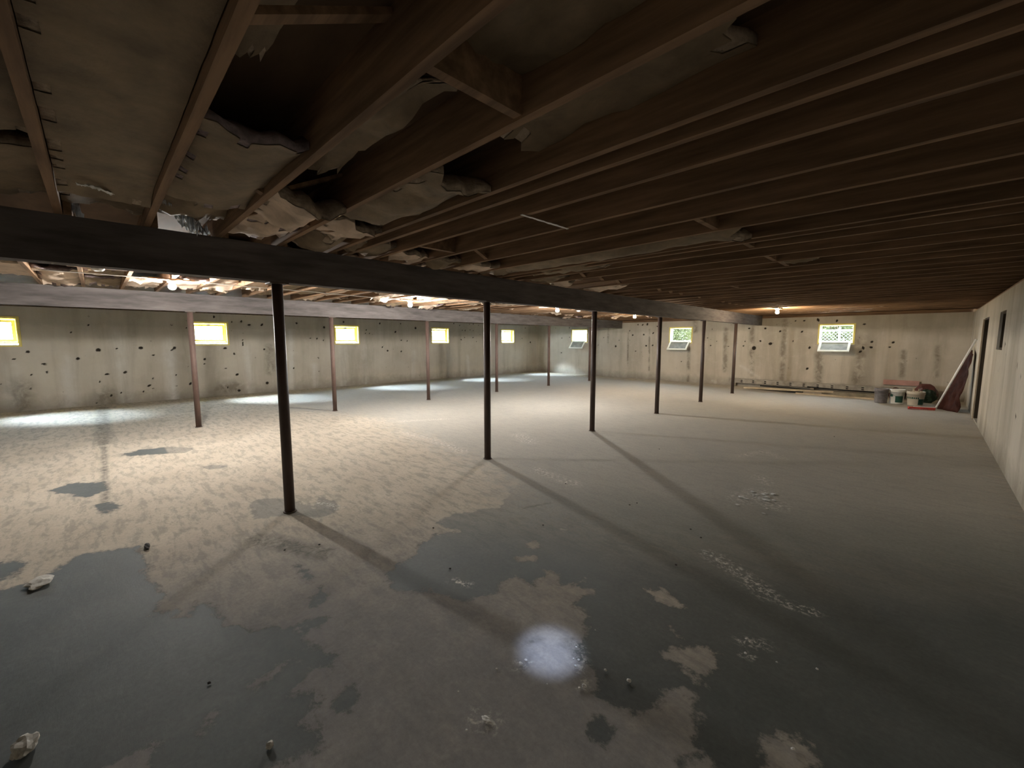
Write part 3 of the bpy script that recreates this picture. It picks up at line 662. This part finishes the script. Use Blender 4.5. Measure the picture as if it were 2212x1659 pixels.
# cable run under the joists between lamps
cb = MB(); pts = []
path = [B1 + Vector((0, -1.2, 0)), B1, B2, B3, B4]
for a, b_ in zip(path[:-1], path[1:]):
    for k in range(14):
        p = a.lerp(b_, k/14); pts.append((p.x+.03*nz(p.y, 1), p.y, ZJ-.012-.02*abs(nz(p.y*1.5, 4))))
cb.tube(pts, .006, 6); tag(cb.build('electric_cable', M['cable'], None, True), 'thin white electric cable strung under the joists from bulb to bulb', 'cable')

# ------------------------------------------------------------------ things by the back wall
yb = YB-.13
rl = tag(empty('perforated_rail', (-4.95, yb, 0)), 'long pale perforated metal rail with paired holes lying along the back wall', 'rail')
L = 4.9; z0, z1, hh = .12, .275, .03
holes = [.42+k*.36 for k in range(13)]; xs = [0]
b = MB(); xprev = 0
for hx in holes:
    b.box((xprev, 0, z0), (hx-hh, .012, z1)); b.box((hx-hh, 0, z0), (hx+hh, .012, z0+.025)); b.box((hx-hh, 0, z0+.055), (hx+hh, .012, z0+.08)); b.box((hx-hh, 0, z0+.11), (hx+hh, .012, z1)); xprev = hx+hh
b.box((xprev, 0, z0), (L, .012, z1)); b.box((0, .012, z1-.01), (L, .09, z1)); b.box((0, .012, z0), (L, .09, z0+.01))
b.build('rail', M['rail'], rl); MB().box((0, .05, z0+.011), (L, .088, z1-.011)).build('hole_shade_backing', M['blackpipe'], rl)  # dark backing paints the shade seen through the holes
for x in (.15, 2.4, 4.6): MB().box((x, 0, 0.002), (x+.09, .09, z0)).build('support_block', M['ply'], rl)
def plank(p, q, w, h, mat, name, lab, cat='board'):
    b = MB(); b.beam(p, q, w, h); return tag(b.build(name, M[mat]), lab, cat)
def f0(u, v, z=.02): q = onz(u, v, z); return (q.x, q.y, z)
plank(f0(1606, 837, .10), f0(1800, 847, .10), .09, .05, 'palewood', 'lumber', 'pale wooden stud on the floor, behind the front pale board', 'lumber')
plank((-4.2, 15.2, .035), (-2.6, 15.0, .035), .08, .06, 'charcoal', 'lumber', 'dark timber under the pale stud by the back wall', 'lumber')
plank(f0(1719, 849), f0(1890, 862), .09, .038, 'palewood', 'lumber', 'front pale board on the floor left of the grey bucket', 'lumber')
plank((-2.15, 15.25, .06), (-.95, 15.25, .06), .36, .10, 'ply', 'plywood_stack', 'flat grey green plywood pieces behind the front pale board', 'plywood')
b = MB().tube([(-3.9, 15.62, .09), (-3.0, 15.64, .075), (-2.2, 15.6, .05)], .022, 8); tag(b.build('pipe', M['blackpipe'], None, True), 'black pipe lying under the perforated rail', 'pipe')
b = MB().tube([(-2.6, 15.6, .16), (-1.7, 15.62, .13), (-.9, 15.62, .13)], .018, 8); tag(b.build('pipe', M['blackpipe'], None, True), 'thin black pipe lying behind the plywood, right of the other pipe', 'pipe')

def bucket(loc, r0, r1, h, mat, lab, label_ang=None, rim=True, bail=True, lz=(.42, .72)):
    r = tag(empty('bucket', loc), lab, 'bucket', 'buckets in the corner')
    pr = [(0, .004), (r0, .004), (r0+.003, .012), (r1, h-.06)]
    if rim: pr += [(r1+.008, h-.06), (r1+.008, h-.05), (r1, h-.05), (r1, h-.03), (r1+.008, h-.03), (r1+.008, h-.022), (r1, h-.02)]
    pr += [(r1+.006, h), (r1-.004, h), (r1-.006, h-.03), (r0-.004, .02), (0, .02)]
    MB().lathe(pr, 28).build('pail', M[mat], r, True)
    if label_ang:
        for a0, a1, za, zb in label_ang:
            b = MB(); n = 10
            for i in range(n+1):
                a = a0+(a1-a0)*i/n
                for z in (za*h, zb*h):
                    rr = r0+(r1-r0)*z/h
                    for dd in (.0005, .004): b.v.append(((rr+dd)*math.cos(a), (rr+dd)*math.sin(a), z))
            for i in range(n):
                a = 4*i; b.f += [(a+1, a+5, a+7, a+3), (a, a+2, a+6, a+4), (a, a+4, a+5, a+1), (a+2, a+3, a+7, a+6)]
            b.f += [(0, 1, 3, 2), (4*n, 4*n+2, 4*n+3, 4*n+1)]
            b.build('paper_label', M['green'], r)
    if bail:
        MB().tube([((r1+.006)*math.cos(t), (r1+.006)*math.sin(t), h-.05-.12*math.sin(t-3.3)) for t in [3.3+k*math.pi/12 for k in range(13)]], .0025, 6).build('bail_handle', M['steel'], r, True)
    return r
bk1, bk2, bk3 = onz(1903, 870), onz(1936, 872), onz(1976, 876)
bucket((bk1.x-.01, bk1.y, .001), .122, .140, .37, 'greyb', 'grey bucket, leftmost of the three by the back wall corner', bail=False)
bucket((bk2.x, bk2.y, .001), .128, .145, .37, 'whiteb', 'white bucket with dark green labels between the grey and cream buckets', [(-2.6, -2.1, .50, .66), (-1.75, -.6, .12, .56)])
bucket((bk3.x, bk3.y, .001), .135, .165, .35, 'creamb', 'cream bucket with a green band and debris inside, rightmost of three', [(-2.9, -1.1, .50, .62), (-1.2, -.2, .10, .5)], bail=False)
b = MB()
for k in range(6):
    a = k*1.05; b.beam((bk3.x+.05*math.cos(a), bk3.y+.05*math.sin(a), .07), (bk3.x+.10*math.cos(a), bk3.y+.10*math.sin(a), .36+.03*(k % 3)), .03, .012)
tag(b.build('scrap_wood', M['palewood']), 'scrap sticks standing in the cream bucket', 'scraps')
# push broom
pb = onz(2021, 882, .05); yt = 14.6
pt_ = ony(2109, 733, yt)
while pt_.x > XR-.03 and yt > 13: yt -= .05; pt_ = ony(2109, 733, yt)
br = tag(empty('push_broom', (pb.x, pb.y, 0)), 'long white-handled push broom with a red head leaning into the corner', 'broom')
o = Vector((pb.x, pb.y, 0))
MB().tube([Vector((0, 0, .045)), (pt_-o)], [.019, .021], 10).build('handle', M['white'], br, True)
hl_, hr_ = onz(1962, 881, .03)-o, onz(2019, 884, .03)-o
MB().beam((hl_.x, hl_.y, .045), (hr_.x, hr_.y, .045), .075, .03).build('head', M['red'], br)
b = MB(); 
for k in range(26):
    t = k/25; p = Vector((hl_.x, hl_.y, 0)).lerp(Vector((hr_.x, hr_.y, 0)), t); b.beam((p.x, p.y, .003), (p.x, p.y, .032), .012, .06, (0, 1, 0))
b.build('bristles', M['red'], br)
MB().beam((hl_.x*.8, hl_.y*.8+.0, .068), (hr_.x*.8, hr_.y*.8, .068), .03, .016).build('head_cap', M['white'], br)
# pink foam, bins, bags
plank((-.86, YB-.05, .42), (-.12, YB-.05, .42), .03, .14, 'pink', 'foam_board', 'pink foam board standing against the back wall behind the buckets', 'board')
def bag(c, s, mat, name, lab, cat, seed, sub=3, amp=.28):
    import bmesh
    bm = bmesh.new(); bmesh.ops.create_icosphere(bm, subdivisions=sub, radius=1)
    for v in bm.verts:
        n = mn.noise(v.co*1.7+Vector((seed, 0, 0)))*amp + abs(mn.noise(v.co*4.3+Vector((0, seed, 0))))*amp*.7
        v.co = v.co*(1+n); v.co.x *= s[0]; v.co.y *= s[1]; v.co.z = max(v.co.z, -.85)*s[2]
    mz = min(v.co.z for v in bm.verts)
    for v in bm.verts: v.co.z -= mz-.002
    me = bpy.data.meshes.new(name); bm.to_mesh(me); bm.free(); me.materials.append(mat)
    o = bpy.data.objects.new(name, me); COL.objects.link(o); o.location = c; return tag(o, lab, cat)
g = onz(2003, 872)
bag((g.x+.0, g.y+.18, 0), (.15, .14, .19), M['darkgreen'], 'rubbish_bag', 'dark green rubbish bag behind the broom head', 'bag', 2.0)
bag((.02, 15.55, 0), (.22, .18, .24), M['redfilm'], 'rubbish_bag', 'dark red rubbish bag heaped behind the buckets', 'bag', 5.0)
bag((-.52, 15.35, 0), (.17, .16, .17), M['film'], 'rubbish_bag', 'brown rubbish bag at the foot of the pink board', 'bag', 9.0)
# leaning plastic-wrapped sheet in the corner
b = MB(); n = 26; mm = 20
for i in range(n+1):
    for j in range(mm+1):
        s_, t = i/n, j/mm               # s along floor, t up
        p0 = Vector((.22, 13.95, 0)).lerp(Vector((.55, 13.45, 0)), s_)
        p1 = Vector((XR-.06, 14.35, 1.42)).lerp(Vector((XR-.05, 13.6, 1.30)), s_)
        p = p0.lerp(p1, t); cr = .05*nz(s_*4, t*5, 2)+.03*nz(s_*9+t*6, t*3, 7)
        x = min(p.x+cr, XR-.02); b.v.append((x, p.y+.04*nz(s_*5, t*4, 9), p.z+.002))
for i in range(n):
    for j in range(mm): a = i*(mm+1)+j; b.f.append((a, a+1, a+mm+2, a+mm+1))
ob = b.build('plastic_sheet', M['film'], None, True); ob.modifiers.new('thick', 'SOLIDIFY').thickness = .004
tag(ob, 'reddish brown crumpled plastic sheet leaning against the right wall behind the broom', 'sheet')

# ------------------------------------------------------------------ bits on the floor
def tuft(u, v, s, mat, name, lab, cat, seed, grp=None, amp=.45, sub=3):
    p = onz(u, v); o = bag((p.x, p.y, .002), s, M[mat], name, lab, cat, seed, sub, amp)
    if grp: o['group'] = grp
    return o
tuft(85, 1262, (.085, .055, .014), 'fluff', 'insulation_tuft', 'flat pale insulation tuft on the floor at left', 'tuft', 1.0)
tuft(55, 1625, (.045, .035, .028), 'fluff', 'insulation_tuft', 'grey white insulation tuft in the bottom left corner', 'tuft', 2.0)
tuft(583, 1616, (.014, .012, .012), 'fluff', 'insulation_tuft', 'tiny round insulation tuft on the floor at the bottom left of centre', 'tuft', 3.0)
tuft(318, 1184, (.055, .016, .012), 'charcoal', 'wood_sliver', 'dark wood sliver on the dry floor left of the nearest post', 'sliver', 4.0)
tuft(1050, 1558, (.022, .012, .005), 'crumb', 'plaster_flake', 'small white flake cluster at the bottom centre of the floor', 'flake', 4.5)
CR = [(1125,1437,8),(1136,1429,6),(1073,1448,5),(1308,1451,6),(1358,1474,8),(1243,1441,5),(1250,1428,5),(1262,1486,9),(1252,1490,6),(1245,1400,4),(1182,1480,3),(990,1497,4),(1008,1580,4),(1286,1363,3),(1143,1270,3),(1713,1622,6),(1611,1382,4),(1610,1414,6),(1678,1433,4),(1765,1448,5),(1239,1425,3)]
for k, (u, v, s) in enumerate(CR):
    s *= .0013; tuft(u, v, (s, s*.8, s*.6), 'crumb', 'plaster_crumb', 'small white plaster crumb on the smooth grey floor', 'crumb', 10+k*1.3, 'white crumbs on the floor', .4, 2)
rr = random.Random(8)
for k in range(16):
    u, v = rr.gauss(1640, 26), rr.gauss(1075, 14); s = rr.uniform(.008, .022)
    tuft(u, v, (s*1.6, s*.7, s*.35), 'crumb', 'plaster_crumb', 'white plaster fragment in the loose heap on the dark right floor', 'crumb', 50+k, 'fragments heaped on the right floor', .5, 2)
for k, (u, v) in enumerate([(1173,1136),(972,1230),(1222,1046),(1360,1092),(1376,1088),(1460,1222),(1492,1145),(1514,1163),(615,1190),(690,1178),(936,1142),(1802,944),(1424,971),(452,1478)]):
    tuft(u, v, (.008, .007, .004), 'charcoal', 'dark_pebble', 'small dark pebble on the concrete floor', 'pebble', 80+k, 'dark pebbles on the floor', .4, 2)

# ------------------------------------------------------------------ outdoors
tag(MB().box((XL-WT, YF-WT, ZS+.30), (XR+WT, YB+WT, ZS+5.5)).build('upper_storey_block', M['palewood']), kind='structure')  # unseen house mass above, added to shade the shrubs outside
gz = 1.36
tag(MB().box((XL-14, YF-8, gz-.1), (XL-WT-.002, YB+16, gz)).build('ground_left', M['outground']), kind='structure')
tag(MB().box((XL-WT-.002, YB+WT+.002, gz-.1), (XR+10, YB+16, gz)).build('ground_back', M['outground']), kind='structure')
def shrub(x, y, lab, w, h, seed):
    r = tag(empty('shrub', (x, y, gz)), lab, 'shrub', 'shrubs outside the back windows'); q = random.Random(seed); b = MB()
    for k in range(5200):
        c = Vector((max(-w*.85, min(w*.85, q.gauss(0, w*.42))), q.gauss(-.35, .35), q.uniform(.0, h))); a = Vector((q.uniform(-1, 1), q.uniform(-1, 1), q.uniform(-.6, .6))).normalized(); s = a.orthogonal().normalized(); s.rotate(Matrix.Rotation(q.random()*6, 3, a))
        l = q.uniform(.06, .11); b.add([c, c+a*l*.5+s*l*.28, c+a*l, c+a*l*.5-s*l*.28], [(0, 1, 2, 3)])
    for k in range(int(w*3)):
        cx = (k/(w*3)-.5)*w*1.5; cr = .48
        vs = [(cx+cr*(1+.25*nz(a, z, seed+k))*math.cos(a), .35+cr*.7*(1+.25*nz(a*1.7, z*2, seed+k))*math.sin(a), z) for z in np.linspace(0, h*.97, 9) for a in np.linspace(0, 5.5, 9)]
        b.add(vs, [(i*9+j, i*9+(j+1) % 9, (i+1)*9+(j+1) % 9, (i+1)*9+j) for i in range(8) for j in range(9)])
    b.build('foliage', M['leaf'], r)
    t = MB()
    for k in range(7): t.tube([(q.gauss(0, .1), 0, 0), (q.gauss(0, w*.2), 0, h*.5), (q.gauss(0, w*.35), 0, h*.95)], [.03, .02, .008], 6)
    t.build('stem', M['bark'], r, True)
shrub(-2.3, YB+4.2, 'leafy green shrub seen through the right open window behind the lattice', 3.2, 2.2, 1)
shrub(-9.4, YB+4.0, 'leafy shrub seen through the middle open window', 2.6, 2.0, 2)
shrub(-15.8, YB+4.0, 'sparse shrub seen through the corner open window', 1.6, 1.7, 3)
la = tag(empty('lattice_fence', (-5, YB+2.6, gz)), 'white diagonal lattice fence outside the right open window', 'fence')
MB().box((0, -.02, .56), (5.4, .02, .62)).build('rail', M['lattice'], la); MB().box((0, -.02, .06), (5.4, .02, .12)).build('rail', M['lattice'], la)
for x in (0, 2.7, 5.36): MB().box((x, -.03, .005), (x+.06, .03, .70)).build('fence_post', M['lattice'], la)
for k in range(44):
    x = .1+k*.115; hgt = .44
    if x+hgt < 5.3:
        MB().beam((x, .006, .12), (x+hgt, .006, .56), .008, .028, (0, 1, 0)).build('slat', M['lattice'], la)
        MB().beam((x+hgt, -.006, .12), (x, -.006, .56), .008, .028, (0, 1, 0)).build('slat', M['lattice'], la)
# portals that guide the sky light through the real openings
def portal(i, loc, rot, w, h):
    l = bpy.data.lights.new('window_portal', 'AREA'); l.shape = 'RECTANGLE'; l.size = w; l.size_y = h; l.cycles.is_portal = True
    o = bpy.data.objects.new('window_portal', l); COL.objects.link(o); o.location = loc; o.rotation_euler = rot
for a, b_ in LWIN: portal(0, (XL-WT-.01, (a+b_)/2, (WZ0+WZ1)/2), (math.pi/2, 0, -math.pi/2), b_-a, WZ1-WZ0)
for a, b_ in RWIN: portal(0, ((a+b_)/2, YB+WT+.01, (WZ0+WZ1)/2+.02), (math.pi/2, 0, math.pi), b_-a, WZ1-WZ0)
